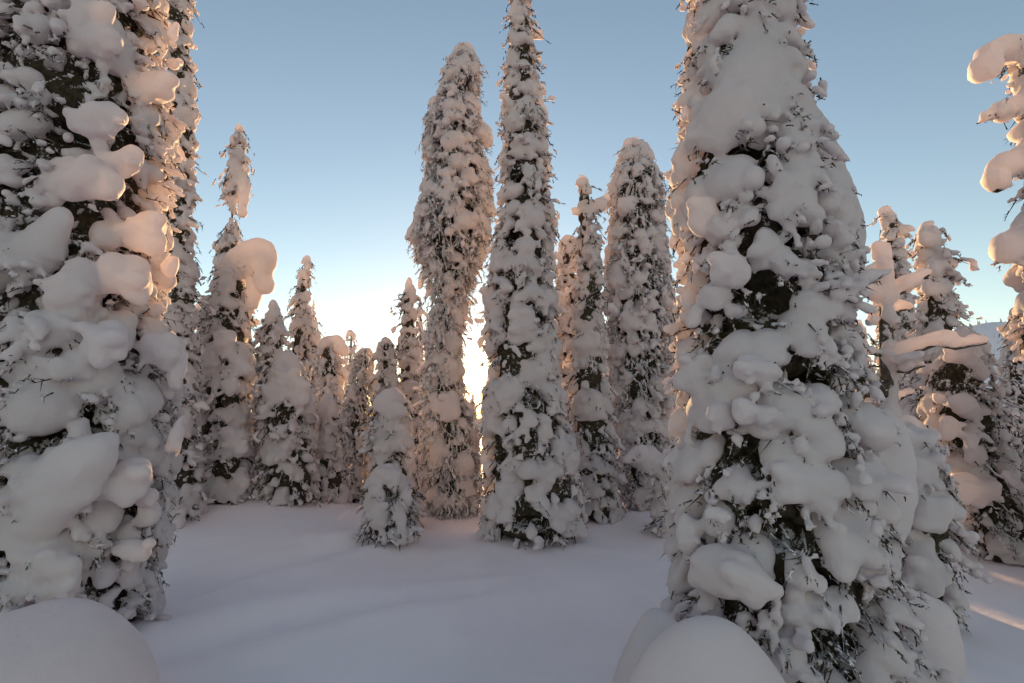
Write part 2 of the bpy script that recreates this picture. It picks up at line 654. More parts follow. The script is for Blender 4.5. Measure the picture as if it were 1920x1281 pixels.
    zc = np.interp(rng.uniform(0, 1, nb), np.cumsum(wgt) / wgt.sum(), zz)
    ac = rng.uniform(0, 2 * math.pi, nb)
    rc = RR(zc) * rng.uniform(core - 0.08, 0.96, nb)
    P0 = np.stack([AX(zc) + np.cos(ac) * rc, np.sin(ac) * rc, zc], 1)
    out0 = np.stack([np.cos(ac), np.sin(ac), np.zeros(nb)], 1)
    side0 = np.stack([-np.sin(ac), np.cos(ac), np.zeros(nb)], 1)
    dir0 = out0 * rng.uniform(0.25, 0.75, (nb, 1)) + side0 * rng.normal(0, 0.55, (nb, 1)) - np.array([0, 0, 1.0]) * rng.uniform(0.15, 0.5 + hang, (nb, 1))
    len0 = nub * rng.uniform(4.5, 9.0, nb)
    tk = np.tile(np.arange(K) / (K - 1), nb) + rng.normal(0, 0.06, nb * K)
    rp = lambda q_: np.repeat(q_, K, axis=0)
    P = rp(P0) + rp(dir0) * (tk * rp(len0))[:, None] - np.array([0, 0, 1.0]) * (0.35 * tk * tk * rp(len0))[:, None]
    P = P + rp(side0) * (rng.normal(0, 0.16, nb * K) * tk * rp(len0))[:, None] + rng.normal(0, 0.22 * nub, (nb * K, 3))
    rad = rp(dir0)
    for nodes in arm_nodes:                                # twigs under the hanging arms too
        for (p, r), (p2, r2) in zip(nodes[:-1], nodes[1:]):
            k = int(30 * np.linalg.norm(p2 - p) / 0.3)
            t = rng.uniform(0, 1, k)[:, None]
            P = np.concatenate([P, p + (p2 - p) * t + rng.normal(0, 0.4 * r, (k, 3)) - np.array([0, 0, 0.55 * r])])
            rad = np.concatenate([rad, rng.normal(0, 0.5, (k, 3))])
    fv = fld.at(P)
    clump = np.sin(P[:, 0] * 9 + seed) * np.sin(P[:, 2] * 7.3 + 1.7 * seed) * np.sin(P[:, 1] * 8.1 + 0.6)
    far_off = np.zeros(len(P), bool)
    far_off[nb * K:] = fv[nb * K:] > 0.6 * nub
    keep = ~far_off & (fv > -0.25 * nub) & (clump > -0.75 + gap) & (P[:, 2] > 0.0)
    P, rad, fv = P[keep], rad[keep], fv[keep]
    N = len(P)
    D = rad * rng.uniform(0.6, 1.2, (N, 1)) + rng.normal(0, 0.33, (N, 3)) - np.array([0, 0, 1.0]) * rng.uniform(0.0, 0.35 + 1.2 * hang, (N, 1))
    D /= np.linalg.norm(D, axis=1, keepdims=True)
    nr = 0.72 * nub * np.exp(rng.normal(0, 0.42, N))
    ln = nr * rng.uniform(1.3, 2.0 + 2.5 * hang, N)
    vmask = np.array([in_void(p, 1.0) for p in P]) if vl else np.zeros(N, bool)
    has = np.where(vmask, rng.uniform(0, 1, N) < 0.22, rng.uniform(0, 1, N) < (0.5 if frost else 0.74))
    wp = P + base - np.array([0, 0, CAM_Z])
    fw = wp[:, 1] * math.cos(PITCH) + wp[:, 2] * math.sin(PITCH)
    qx, qy = 960 + F * wp[:, 0] / fw, 640 - F * (wp[:, 2] * math.cos(PITCH) - wp[:, 1] * math.sin(PITCH)) / fw
    away = (P[:, 1] > 0.4 * RR(P[:, 2])) | (qx < -90) | (qx > 2010) | (qy < -70) | (qy > 1350)
    has &= ~away | (rng.uniform(0, 1, N) < 0.3)
    for i in np.nonzero(has)[0]:
        B = basis(D[i])
        for t_, q_ in ((0.15, 0.85), (0.75, 1.0), (1.25, 0.7)):
            o = rng.normal(0, 0.35, 3) * nr[i] + np.array([0, 0, 0.45 * nr[i]])
            e = q_ * nr[i] * rng.uniform(0.7, 1.15)
            fld.ellipsoid(P[i] + D[i] * ln[i] * t_ * 0.8 + o, B, np.array([max(0.5 * ln[i], e), e, e * 0.9]), 0.4 * e)
    # --- the dark needled crown inside
    hc = vox * 2.3
    cf = Field(lo, hi, hc)
    X, Y, Z = cf.ax[0][:, None, None], cf.ax[1][None, :, None], cf.ax[2][None, None, :]
    rz = RR(Z[0, 0]).astype(np.float32) * core
    rz = np.where(Z[0, 0] > H - 0.1, rz * 0.3, rz)
    for (ya, yb, fr) in open_rows:                         # stretches of bare stem
        za, zb = local(960, yb, d)[2], local(960, ya, d)[2]
        rz = np.where((Z[0, 0] > za) & (Z[0, 0] < zb), rz * fr, rz)
    cf.f = np.sqrt((X - AX(Z).astype(np.float32)) ** 2 + Y ** 2) - rz[None, None, :]
    cf.f = np.maximum(cf.f, np.maximum(-0.02 - Z, Z - (H - 0.05))).astype(np.float32)
    for nodes in arm_nodes:
        for (p, r), (p2, r2) in zip(nodes[:-1], nodes[1:]):
            for t in np.linspace(0, 1, 4):
                cf.ellipsoid(p + (p2 - p) * t - np.array([0, 0, 0.5 * r]), np.eye(3), np.ones(3) * (r + (r2 - r) * t) * 0.5, 0.02)
    for c, a in vl:                                        # hollows
        cf.f = np.maximum(cf.f, (1 - np.sqrt(((X - c[0]) / a[0]) ** 2 + ((Y - c[1] - 0.1 * rmax) / (0.45 * rmax)) ** 2 + ((Z - c[2]) / a[2]) ** 2)) * a[0]).astype(np.float32)
    cf.f += (0.05 * min(rmax, 0.5) + 0.11 * min(rmax, 0.5) * vnoise(cf.n, max(0.14 / hc, 2), rng) + 0.05 * vnoise(cf.n, max(0.06 / hc, 1.5), rng)).astype(np.float32)
    for i in range(3):
        s_ = [slice(None)] * 3
        for e in (0, -1):
            s_[i] = e
            cf.f[tuple(s_)] = 1
    v, q = surface_nets(cf.f, cf.lo, hc)
    link('crown', mesh_from('crown', v, q, NEEDLE), root)
    # --- mesh of the snow, parted pillow by pillow
    fld.f[:, :, 0] = 1
    v, q = surface_nets(fld.f, fld.lo, vox)
    nrm = vertex_normals(v, q)
    q = q[cf.at(v[q].mean(1)) > -0.8 * hc]                  # what lies buried in the dark crown is left out
    fc = v[q].mean(1)
    ids = fld.ids(fc)
    cnts = np.bincount(ids, minlength=pid + 1)
    small = np.nonzero(cnts < 40)[0]
    ids[np.isin(ids, small)] = 0
    lab = pieces(q, ids, len(v))
    for k in np.unique(ids):                               # a pillow is one piece: its crumbs go to the rest of the load
        if k:
            sel = np.nonzero(ids == k)[0]
            u, c_ = np.unique(lab[sel], return_counts=True)
            ids[sel[lab[sel] != u[c_.argmax()]]] = 0
    for k in np.unique(ids):
        qq = q[ids == k]
        u, inv = np.unique(qq, return_inverse=True)
        link('snow_pillow' if k else 'snow_load', mesh_from('snow_pillow' if k else 'snow_load', v[u], inv.reshape(-1, 4), SNOW, nrm[u]), root, **({} if k else {'kind': 'stuff'}))
    # --- twigs
    L = (ln * 0.95 + 0.012) * rng.uniform(0.7, 1.25, N) * twig_len
    tr = np.full(N, 0.0026 + 0.00045 * d)
    A = P - D * L[:, None] * 0.4
    Bp = P + D * L[:, None]
    show = np.where(P[:, 1] > 0.25 * rmax, rng.uniform(0, 1, N) < 0.2, rng.uniform(0, 1, N) < 0.85)   # sparser on the far side
    segs = [(A[show], Bp[show], tr[show] * 1.7)]
    for t in (0.3, 0.55, 0.78):
        S = A + (Bp - A) * (t + rng.uniform(-0.1, 0.1, (N, 1)))
        dd = D * 0.7 + np.cross(D, rng.normal(0, 1, (N, 3))) * 0.7 + np.array([0, 0, -0.25])
        segs.append((S[show], (S + dd * (L * 0.5 * (1.1 - 0.5 * t))[:, None])[show], tr[show] * 1.25))
    E1 = P0 + dir0 * (0.5 * len0)[:, None] - np.array([0, 0, 1.0]) * (0.09 * len0)[:, None]
    E2 = P0 + dir0 * len0[:, None] - np.array([0, 0, 1.0]) * (0.35 * len0)[:, None]
    tb = np.full(nb, 0.005 + 0.0008 * d)
    segs += [(P0 - out0 * 0.12, E1, tb * 1.4), (E1 - (E1 - P0) * 0.5, E2, tb)]
    a, b, ra = (np.concatenate(k) for k in zip(*segs))
    v, q = spikes(a, b, ra)
    link('twigs', mesh_from('twigs', v, q, FROST_TWIG if frost else TWIG, smooth=False), root, kind='stuff')
    for nodes in arm_nodes:
        k = len(nodes)
        c0 = np.array([AX(nodes[0][0][2]), 0, nodes[0][0][2] + 0.05])
        pts_ = [c0] + [p - np.array([0, 0, 0.72 * r]) for p, r in nodes]
        link('branch', tube_mesh('branch', pts_, np.linspace(0.03, 0.012, k + 1), BARK, 6), root)
    # --- stem
    zt = np.linspace(-0.15, H * 0.97, 14)
    link('trunk', tube_mesh('trunk', np.stack([AX(zt), zt * 0, zt], 1), np.interp(zt, [-0.15, 0, H * 0.97], [trunk * 1.25, trunk, 0.012]), BARK), root)
    return root


TREES = []
G_NEAR = 'big snow-laden spruces framing the clearing'
G_MID = 'snow-laden spruces round the clearing'
G_FAR = 'far snowy trees behind the clearing'

exec_trees = True


def trees():
    # the two giants and the tree at the frame's edge
    make_tree('spruce_tree', 'giant snow-caked spruce leaving the frame at the top left corner', 4.3,
              [(1190, -170, 300), (1100, -185, 315), (1000, -180, 325), (900, -170, 330), (800, -165, 345), (700, -155, 352), (620, -150, 340), (560, -140, 312),
               (480, -135, 335), (380, -130, 322), (300, -120, 335), (200, -110, 350), (100, -95, 322), (0, -80, 330), (-150, -20, 300), (-300, 60, 260), (-420, 130, 190)],
              seed=1, vox=0.0235, pil=0.12, pdens=0.58, nub=0.029, ndens=170, trunk=0.16, group=G_NEAR,
              manual=[(140, 540, 50, 80), (60, 500, 40, 50), (100, 610, 50, 34), (170, 30, 60, 40), (190, 78, 58, 40), (105, 105, 32, 38), (325, 60, 18, 45, .3), (290, 165, 55, 45), (190, 222, 74, 46), (235, 300, 36, 42), (160, 335, 108, 52),
                      (270, 432, 56, 52), (240, 525, 55, 62), (322, 500, 20, 34, .4), (300, 655, 55, 45), (335, 690, 20, 80, .3),
                      (20, 300, 32, 58), (15, 215, 32, 40), (35, 60, 40, 40), (15, 390, 30, 50), (75, 690, 78, 32), (240, 900, 62, 48), (330, 820, 18, 60, .3),
                      (250, 1030, 46, 26), (90, 1060, 62, 42), (110, 1105, 46, 30), (20, 1110, 60, 60), (200, 640, 50, 50), (278, 965, 28, 40)],
              sheets=[[(212, 818, 12), (180, 845, 26), (140, 880, 38), (80, 925, 40), (10, 968, 38), (-40, 990, 34)], [(180, 880, 26), (150, 930, 24)], [(120, 930, 30), (70, 985, 34)], [(105, 415, 26), (65, 470, 36), (20, 530, 34), (-10, 580, 26)]],
              voids=[(78, 270, 24, 75), (112, 22, 26, 22), (165, 288, 30, 16), (245, 158, 26, 20), (70, 800, 36, 44), (268, 790, 28, 16), (222, 985, 36, 24), (200, 1105, 40, 26), (22, 1160, 22, 20),
                      (20, 905, 22, 28), (235, 400, 24, 14), (105, 715, 30, 14), (180, 760, 26, 26)])
    make_tree('spruce_tree', 'giant snow-caked spruce right of the clearing, tapering out through the top of the frame', 3.6,
              [(1330, 1420, 1775), (1281, 1330, 1765), (1200, 1260, 1735), (1100, 1247, 1705), (1000, 1248, 1685), (900, 1250, 1672), (800, 1257, 1665), (700, 1265, 1640), (600, 1265, 1615),
               (500, 1272, 1618), (420, 1262, 1615), (350, 1255, 1575), (280, 1262, 1545), (200, 1270, 1520), (100, 1282, 1500), (0, 1285, 1492), (-120, 1310, 1460), (-230, 1345, 1420)],
              seed=2, vox=0.02, pil=0.105, pdens=0.75, nub=0.026, ndens=140, trunk=0.15, group=G_NEAR,
              manual=[(1365, 45, 32, 32), 
                      (1360, 250, 45, 40), (1290, 185, 26, 44, .5), (1312, 255, 36, 48), (1278, 310, 28, 48, .4), (1270, 375, 20, 22, .4), (1440, 250, 60, 40),
                      (1475, 390, 52, 50, .95), (1318, 405, 38, 46), (1360, 425, 40, 28), (1435, 462, 40, 48), (1368, 505, 50, 44, .95), (1342, 552, 42, 36), (1530, 490, 62, 50), (1290, 560, 24, 50, .5), (1560, 570, 50, 45),
                      (1428, 690, 56, 36, .95), (1300, 700, 40, 60), (1560, 660, 36, 30), (1400, 770, 26, 28, .95), (1492, 768, 42, 36, .95), (1445, 780, 30, 28, .95), (1350, 785, 30, 40), (1270, 870, 20, 65, .4),
                      (1510, 905, 86, 52, .95), (1345, 965, 36, 20, .95), (1400, 1085, 56, 50, .95), (1330, 1060, 40, 40), (1500, 1140, 36, 52), (1640, 800, 30, 60), (1655, 930, 38, 80), (1620, 1080, 36, 36), (1740, 1210, 52, 85),
                      (1290, 1010, 30, 50), (1560, 1040, 34, 26), (1700, 1130, 34, 50), (1475, 1230, 34, 36)],
              sheets=[[(1425, 40, 24), (1416, 105, 40), (1432, 185, 54), (1490, 250, 56), (1545, 330, 46), (1580, 420, 38), (1572, 520, 42)], [(1414, 120, 38), (1385, 195, 48), (1345, 250, 36)],
                      [(1655, 800, 36), (1660, 900, 44), (1640, 985, 40), (1600, 1070, 34)], [(1735, 1150, 38), (1742, 1260, 52)], [(1375, 1080, 44), (1330, 1060, 30)]],
              voids=[(1470, 1010, 60, 26), (1545, 1105, 40, 24), (1640, 1160, 34, 30), (1420, 292, 62, 44), (1345, 335, 38, 40), (1440, 548, 56, 42), (1408, 852, 52, 46), (1335, 640, 26, 50), (1565, 1212, 60, 50), (1325, 1125, 32, 20), (1322, 980, 22, 42), (1520, 720, 30, 26),
                      (1500, 440, 26, 18), (1600, 720, 22, 30), (1450, 990, 40, 26), (1570, 800, 30, 20), (1395, 610, 40, 26), (1600, 1000, 30, 18)])
    make_tree('spruce_tree', 'snow-caked spruce cut by the frame\'s right edge, top hooked over to the left', 5.0,
              [(1040, 1965, 2150), (900, 1955, 2130), (760, 1938, 2100), (690, 1925, 2085), (650, 1892, 2080), (580, 1885, 2070), (540, 1925, 2060), (500, 1888, 2060), (440, 1885, 2050), (360, 1905, 2040), (280, 1900, 2030),
               (200, 1895, 2010), (130, 1890, 1995), (80, 1885, 1960)],
              seed=3, pil=0.15, group=G_NEAR, nub=0.03,
              arms=[[(1960, 110, 30, 0), (1900, 92, 26, 0), (1862, 100, 24, 0), (1843, 128, 24, 0)], [(1930, 190, 26, 0), (1880, 205, 20, 0), (1848, 216, 14, 0)], [(1930, 300, 28, 0), (1885, 315, 24, 0), (1868, 345, 20, 0)],
                    [(1930, 455, 34, 0), (1892, 470, 26, 0)]])



def more_trees():
    T = make_tree
    T('spruce_tree', 'tall gilded column of fine snow lumps close behind the giant at the left', 8.6,
      [(950, 285, 385), (800, 285, 375), (650, 295, 372), (550, 300, 372), (450, 300, 368), (330, 305, 366), (200, 305, 372), (100, 305, 362), (0, 310, 366), (-60, 322, 356)], seed=4, pil=0.086, nub=0.035, group=G_MID)
    T('spruce_tree', 'small rounded snowy spruce peeping out behind the gilded column at the left', 13.0,
      [(930, 350, 410), (800, 354, 406), (700, 356, 400), (640, 360, 394), (590, 366, 392), (560, 374, 388)], seed=5, pil=0.109, nub=0.05, group=G_MID, parts=False)
    T('spruce_tree', 'thin snowy spire with a bare stretch of stem and a tuft at its tip', 13.0,
      [(930, 395, 490), (700, 395, 480), (560, 400, 465), (480, 405, 455), (440, 416, 450), (420, 426, 444), (402, 431, 440), (388, 431, 440), (378, 428, 448), (340, 422, 466), (300, 425, 467), (262, 434, 464), (236, 444, 454)],
      seed=6, pil=0.125, nub=0.045, hang=0.8, group=G_MID, parts=False, open_rows=[(375, 425, 0.35)], arms=[[(447, 320, 10, -.1), (458, 360, 8, -.1), (455, 402, 6, -.1)], [(445, 320, 10, .1), (428, 345, 7, .1), (426, 372, 5, .1)]])
    T('spruce_tree', 'dark-sided spruce whose snow-capped top hooks over to the right', 9.6,
      [(948, 368, 470), (850, 362, 478), (760, 362, 474), (640, 374, 478), (560, 388, 472), (520, 400, 466), (490, 416, 464), (470, 440, 468)], seed=7, pil=0.133, nub=0.035, group=G_MID,
      arms=[[(446, 500, 22, -.1), (470, 472, 21, -.1), (494, 468, 18, -.15), (506, 486, 14, -.15)], [(498, 496, 17, -.1), (488, 515, 16, -.1), (497, 534, 16, -.1)], [(470, 490, 16, -.05), (478, 530, 12, -.05), (474, 570, 12, 0)]],
      manual=[(425, 530, 24, 50, .9), (425, 640, 28, 30, .9), (455, 690, 24, 24), (400, 690, 20, 30), (435, 720, 20, 30, .9), (440, 830, 34, 36, .9), (405, 915, 20, 26), (450, 900, 24, 30)], voids=[(445, 615, 18, 22), (392, 800, 14, 60), (382, 900, 12, 40)])
    T('spruce_tree', 'squat snowy spruce under one big smooth pointed cap of snow, left of the sun', 9.9,
      [(943, 500, 602), (850, 478, 598), (770, 484, 592), (720, 494, 584), (690, 502, 572), (664, 518, 552)], seed=8, pil=0.133, nub=0.035, hang=0.6, group=G_MID,
      manual=[(535, 676, 17, 18, .6), (537, 710, 28, 30, .8), (515, 735, 30, 38, .9), (560, 735, 30, 44, .9), (500, 760, 18, 26), (580, 760, 16, 36)], voids=[(522, 712, 8, 8), (500, 850, 14, 40)])
    T('spruce_tree', 'knobbly narrow snowy spruce behind the squat capped one, its crown in two steps', 13.5,
      [(930, 470, 560), (760, 474, 550), (700, 476, 540), (660, 484, 538), (625, 486, 538), (600, 498, 532), (575, 504, 524), (564, 508, 518)], seed=9, pil=0.125, nub=0.05, group=G_MID, parts=False)
    T('spruce_tree', 'sharp snowy spire with a slightly right-leaning tip between two lower spruces', 15.0,
      [(930, 530, 620), (760, 535, 605), (680, 540, 592), (620, 542, 588), (560, 550, 584), (520, 560, 584), (478, 570, 582)], seed=10, pil=0.109, nub=0.05, group=G_MID, parts=False)
    T('spruce_tree', 'very thin snowy spire beside the sharp right-leaning one', 18.0,
      [(930, 560, 625), (720, 570, 608), (650, 576, 598), (600, 582, 595), (563, 585, 590)], seed=11, pil=0.094, nub=0.06, group=G_MID, parts=False)
    T('spruce_tree', 'bowed snowy tree with a broad drooping head hung with golden lit twigs', 13.5,
      [(930, 585, 640), (800, 588, 640), (740, 590, 642), (700, 588, 646), (670, 588, 642), (645, 596, 636), (632, 604, 628)], seed=12, pil=0.094, nub=0.04, hang=1.0, pdens=0.45, frost=True, group=G_MID, parts=False, core=0.55,
      arms=[[(610, 640, 10, 0), (632, 640, 10, 0), (645, 660, 9, 0)]])
    T('birch_tree', 'scrappy half-bare little tree standing against the bright horizon', 20.0,
      [(930, 640, 670), (700, 645, 668), (665, 642, 672), (640, 646, 672), (620, 652, 664)], seed=13, pil=0.078, nub=0.05, hang=0.6, pdens=0.3, frost=True, group=G_MID, parts=False, core=0.35)
    T('birch_tree', 'pale frosted birch arching over to the right, grey and fine-twigged', 12.0,
      [(935, 640, 694), (850, 638, 700), (780, 640, 704), (720, 650, 706), (690, 656, 704), (668, 664, 700), (652, 674, 698)], seed=14, pil=0.062, nub=0.026, hang=1.0, pdens=0.35, frost=True, group=G_MID, parts=False, core=0.5, ndens=120)
    T('spruce_tree', 'low snow-smothered sapling with a round head beside the frosted birch', 10.6,
      [(940, 586, 650), (860, 590, 645), (800, 592, 640), (765, 596, 638), (742, 606, 630)], seed=15, pil=0.117, nub=0.032, group=G_MID, manual=[(616, 765, 22, 24, .8)])
    T('spruce_tree', 'bumpy snowy spruce with a round head left of the pale spire near the sun', 11.6,
      [(930, 690, 760), (800, 698, 752), (740, 700, 746), (690, 702, 743), (660, 705, 740), (632, 712, 732)], seed=16, pil=0.117, nub=0.045, group=G_MID, parts=False)
    T('spruce_tree', 'pale slender spire left of the sun, even in width with a blunt tip', 12.6,
      [(930, 735, 800), (740, 742, 790), (650, 747, 786), (590, 752, 782), (550, 755, 780), (526, 760, 774)], seed=17, pil=0.109, nub=0.045, group=G_MID, parts=False)
    T('spruce_tree', 'needle-thin snowy spire just right of the pale blunt one', 17.0,
      [(930, 765, 820), (700, 778, 803), (640, 781, 797), (590, 784, 794), (548, 787, 791)], seed=18, pil=0.094, nub=0.06, group=G_MID, parts=False)
    T('spruce_tree', 'low snow-smothered spruce with a square shouldered top, behind the little front spruce', 8.4,
      [(955, 712, 795), (900, 706, 788), (868, 704, 772), (840, 694, 776), (790, 694, 774), (755, 698, 770), (735, 715, 762)], seed=19, pil=0.125, nub=0.03, group=G_MID,
      manual=[(738, 765, 34, 26, .8), (715, 805, 26, 34), (755, 820, 24, 34), (720, 850, 26, 24), (765, 860, 20, 30)], voids=[(738, 848, 22, 14), (700, 880, 14, 16)])
    T('spruce_tree', 'smallest snow-covered spruce, alone at the front edge of the clump', 7.2,
      [(1014, 672, 784), (980, 674, 782), (940, 680, 776), (905, 690, 766), (885, 702, 752), (876, 716, 742)], seed=20, pil=0.101, nub=0.026, ndens=90, group=G_MID,
      manual=[(728, 896, 34, 20, .8), (705, 925, 24, 24), (760, 935, 18, 34), (705, 960, 26, 26, .95), (752, 975, 18, 30)], voids=[(740, 925, 16, 16), (728, 950, 12, 22), (690, 990, 12, 12)])
    T('pine_tree', 'tall pine left of the sun with snow-capped head and drooping frosted branches', 9.4,
      [(958, 790, 906), (900, 788, 905), (800, 788, 900), (760, 790, 888), (735, 792, 872), (700, 793, 866), (640, 797, 866), (600, 800, 870), (560, 802, 880), (520, 796, 894), (470, 776, 914), (430, 764, 924), (390, 778, 926), (340, 792, 926), (290, 790, 914),
       (250, 788, 920), (200, 806, 895), (150, 830, 900), (115, 838, 900), (92, 856, 886)], seed=21, pil=0.101, nub=0.026, hang=1.0, pdens=0.42, ndens=150, frost=True, group=G_MID, core=0.62, trunk=0.11, twig_len=1.3, open_rows=[(545, 720, 0.55)],
      manual=[(868, 115, 26, 22, .6), (848, 140, 24, 26, .7), (886, 130, 16, 18, .6), (850, 200, 26, 20, .9), (806, 255, 14, 24, .4), (850, 260, 34, 24, .9), (880, 330, 24, 20), (860, 590, 14, 36), (850, 640, 20, 30), (845, 760, 24, 40), (820, 840, 22, 50), (870, 870, 24, 30)],
      arms=[[(895, 235, 12, 0), (915, 250, 12, 0), (918, 268, 10, 0)], [(800, 400, 12, -.2), (780, 425, 8, -.2), (764, 446, 5, -.2)], [(900, 360, 12, 0), (922, 385, 8, 0), (926, 402, 5, 0)]])
    T('spruce_tree', 'tallest slender spruce in the middle, knobbed with snow to its tip at the frame\'s top', 7.7,
      [(1004, 898, 1094), (950, 898, 1100), (900, 904, 1092), (830, 902, 1080), (760, 902, 1062), (735, 908, 1058), (700, 918, 1050), (640, 908, 1046), (560, 906, 1042), (480, 918, 1040), (420, 932, 1042), (360, 936, 1034), (300, 940, 1026), (240, 942, 1026),
       (180, 944, 1012), (120, 950, 1006), (60, 954, 1000), (0, 958, 994), (-24, 968, 986)], seed=22, pil=0.117, nub=0.03, ndens=95, pdens=0.78, group=G_MID, trunk=0.12, hang=0.35,
      manual=[(1020, 405, 22, 14, .4), (980, 418, 14, 13, .95), (980, 285, 26, 24, .9), (1010, 215, 18, 28, .6), (940, 480, 26, 30), (1000, 500, 28, 30), (980, 610, 40, 50, .9), (935, 600, 22, 60, .5), (1000, 700, 30, 40), (1015, 560, 24, 40),
              (955, 880, 26, 26), (1015, 905, 26, 22), (1062, 860, 24, 40), (930, 950, 24, 30), (1070, 960, 20, 30)], voids=[(970, 335, 16, 24), (1000, 590, 18, 20), (935, 850, 18, 30), (1005, 735, 22, 22), (960, 440, 12, 20), (1000, 985, 30, 12)])
    T('spruce_tree', 'crooked thin spruce with a hooked snowy tip, right of the tallest middle one', 9.0,
      [(962, 1076, 1164), (880, 1070, 1158), (760, 1068, 1146), (680, 1068, 1138), (600, 1072, 1130), (540, 1080, 1128), (480, 1082, 1124), (430, 1080, 1116), (400, 1082, 1114), (370, 1084, 1112), (345, 1080, 1104), (332, 1080, 1100)],
      seed=23, pil=0.101, nub=0.034, group=G_MID, arms=[[(1100, 400, 12, 0), (1122, 384, 11, 0), (1136, 372, 8, 0)]], manual=[(1090, 342, 15, 10, .5), (1082, 398, 13, 12, .5), (1100, 640, 30, 36, .9), (1120, 610, 18, 30), (1110, 760, 30, 40), (1090, 850, 24, 30)])
    T('spruce_tree', 'blunt gold-edged spruce half hidden between the tallest and the crooked one', 11.4,
      [(940, 1030, 1120), (700, 1036, 1105), (600, 1038, 1096), (520, 1040, 1090), (480, 1042, 1086), (455, 1048, 1084), (443, 1056, 1074)], seed=24, pil=0.101, nub=0.045, hang=0.6, group=G_MID, parts=False, core=0.6, frost=True)
    T('pine_tree', 'broad frosted pine with a flat snow-capped crown, left neighbour of the giant on the right', 9.8,
      [(966, 1168, 1246), (900, 1160, 1252), (800, 1150, 1262), (700, 1140, 1266), (620, 1134, 1268), (540, 1128, 1268), (460, 1134, 1256), (400, 1140, 1250), (360, 1136, 1250), (330, 1146, 1240), (300, 1158, 1224), (272, 1166, 1218)],
      seed=25, pil=0.101, nub=0.028, hang=0.9, pdens=0.45, ndens=140, frost=True, group=G_MID, core=0.66, manual=[(1190, 290, 28, 20, .7), (1150, 350, 18, 16, .5), (1175, 385, 26, 22, .9), (1180, 600, 24, 26), (1210, 930, 26, 20), (1160, 520, 20, 40), (1230, 450, 20, 40)],
      voids=[(1190, 900, 22, 30)])
    T('spruce_sapling', 'low snow-bowed sapling arching to the right in front of the broad frosted pine', 9.0,
      [(968, 1120, 1168), (945, 1122, 1166), (930, 1132, 1158)], seed=26, pil=0.086, nub=0.03, group=G_MID, cat='sapling', trunk=0.03)
    T('spruce_sapling', 'snow-buried sapling leaning over beside the foot of the giant on the right', 8.2,
      [(965, 1225, 1275), (900, 1215, 1270), (870, 1205, 1262), (850, 1200, 1240)], seed=27, pil=0.101, nub=0.03, group=G_MID, cat='sapling', trunk=0.04, arms=[[(1225, 870, 18, 0), (1195, 852, 14, 0), (1175, 860, 10, 0)]])
    T('spruce_tree', 'young snow-smothered spruce pressed against the right flank of the giant on the right', 4.5,
      [(1150, 1650, 1800), (1060, 1640, 1804), (950, 1636, 1800), (880, 1640, 1780), (830, 1644, 1762), (800, 1662, 1742), (786, 1680, 1724)], seed=28, pil=0.109, nub=0.026, ndens=90, group=G_NEAR,
      manual=[(1700, 825, 52, 40, .8), (1720, 880, 44, 44, .9), (1740, 960, 40, 50, .9), (1780, 985, 26, 50, .5), (1730, 1060, 44, 50)], voids=[(1700, 905, 22, 12), (1748, 945, 14, 20), (1778, 1080, 16, 50)])
    T('spruce_tree', 'thin twisted spire lit gold on its left side, behind the dead branching trunk', 11.5,
      [(940, 1630, 1730), (700, 1640, 1725), (600, 1645, 1720), (540, 1650, 1712), (500, 1655, 1704), (460, 1654, 1696), (430, 1650, 1690), (405, 1646, 1680), (390, 1650, 1672)], seed=29, pil=0.094, nub=0.045, hang=0.6, group=G_MID, parts=False)
    T('spruce_tree', 'knobby snow-laden spruce with a mushroom cap of snow, right of the dead branching trunk', 8.0,
      [(930, 1700, 1830), (750, 1706, 1815), (660, 1712, 1806), (600, 1716, 1802), (560, 1714, 1792), (520, 1716, 1786), (490, 1722, 1790), (470, 1718, 1772), (455, 1716, 1764), (435, 1712, 1766), (423, 1726, 1754)], seed=30, pil=0.117, nub=0.036, group=G_MID,
      manual=[(1738, 448, 28, 22, .6), (1755, 500, 28, 26, .8), (1745, 540, 24, 24), (1785, 580, 14, 30, .5), (1775, 520, 16, 16, .5)], voids=[(1752, 590, 10, 30)])
    T('spruce_tree', 'wide dark-bellied snowy spruce near the right edge, branches fanning down to the snow', 6.2,
      [(1012, 1810, 1960), (950, 1770, 1940), (880, 1745, 1915), (800, 1720, 1892), (740, 1724, 1872), (690, 1736, 1862), (650, 1760, 1850), (625, 1785, 1835)], seed=31, pil=0.117, nub=0.03, ndens=100, pdens=0.55, group=G_NEAR,
      manual=[(1800, 665, 50, 24, .7), (1810, 760, 30, 30, .9), (1780, 800, 30, 26, .9), (1830, 850, 26, 24, .9), (1820, 915, 50, 36, .95), (1790, 960, 30, 34)], voids=[(1795, 720, 40, 24), (1860, 880, 24, 24), (1880, 980, 60, 24), (1800, 860, 24, 20)])
    T('birch_tree', 'far frost-grey birch at the right edge, seen between the wide spruce and the hooked one', 13.0,
      [(960, 1850, 1960), (850, 1860, 1950), (750, 1866, 1945), (680, 1872, 1940), (620, 1880, 1930), (590, 1890, 1920)], seed=32, pil=0.062, nub=0.03, hang=0.9, pdens=0.3, frost=True, group=G_MID, parts=False, core=0.5, ndens=120)


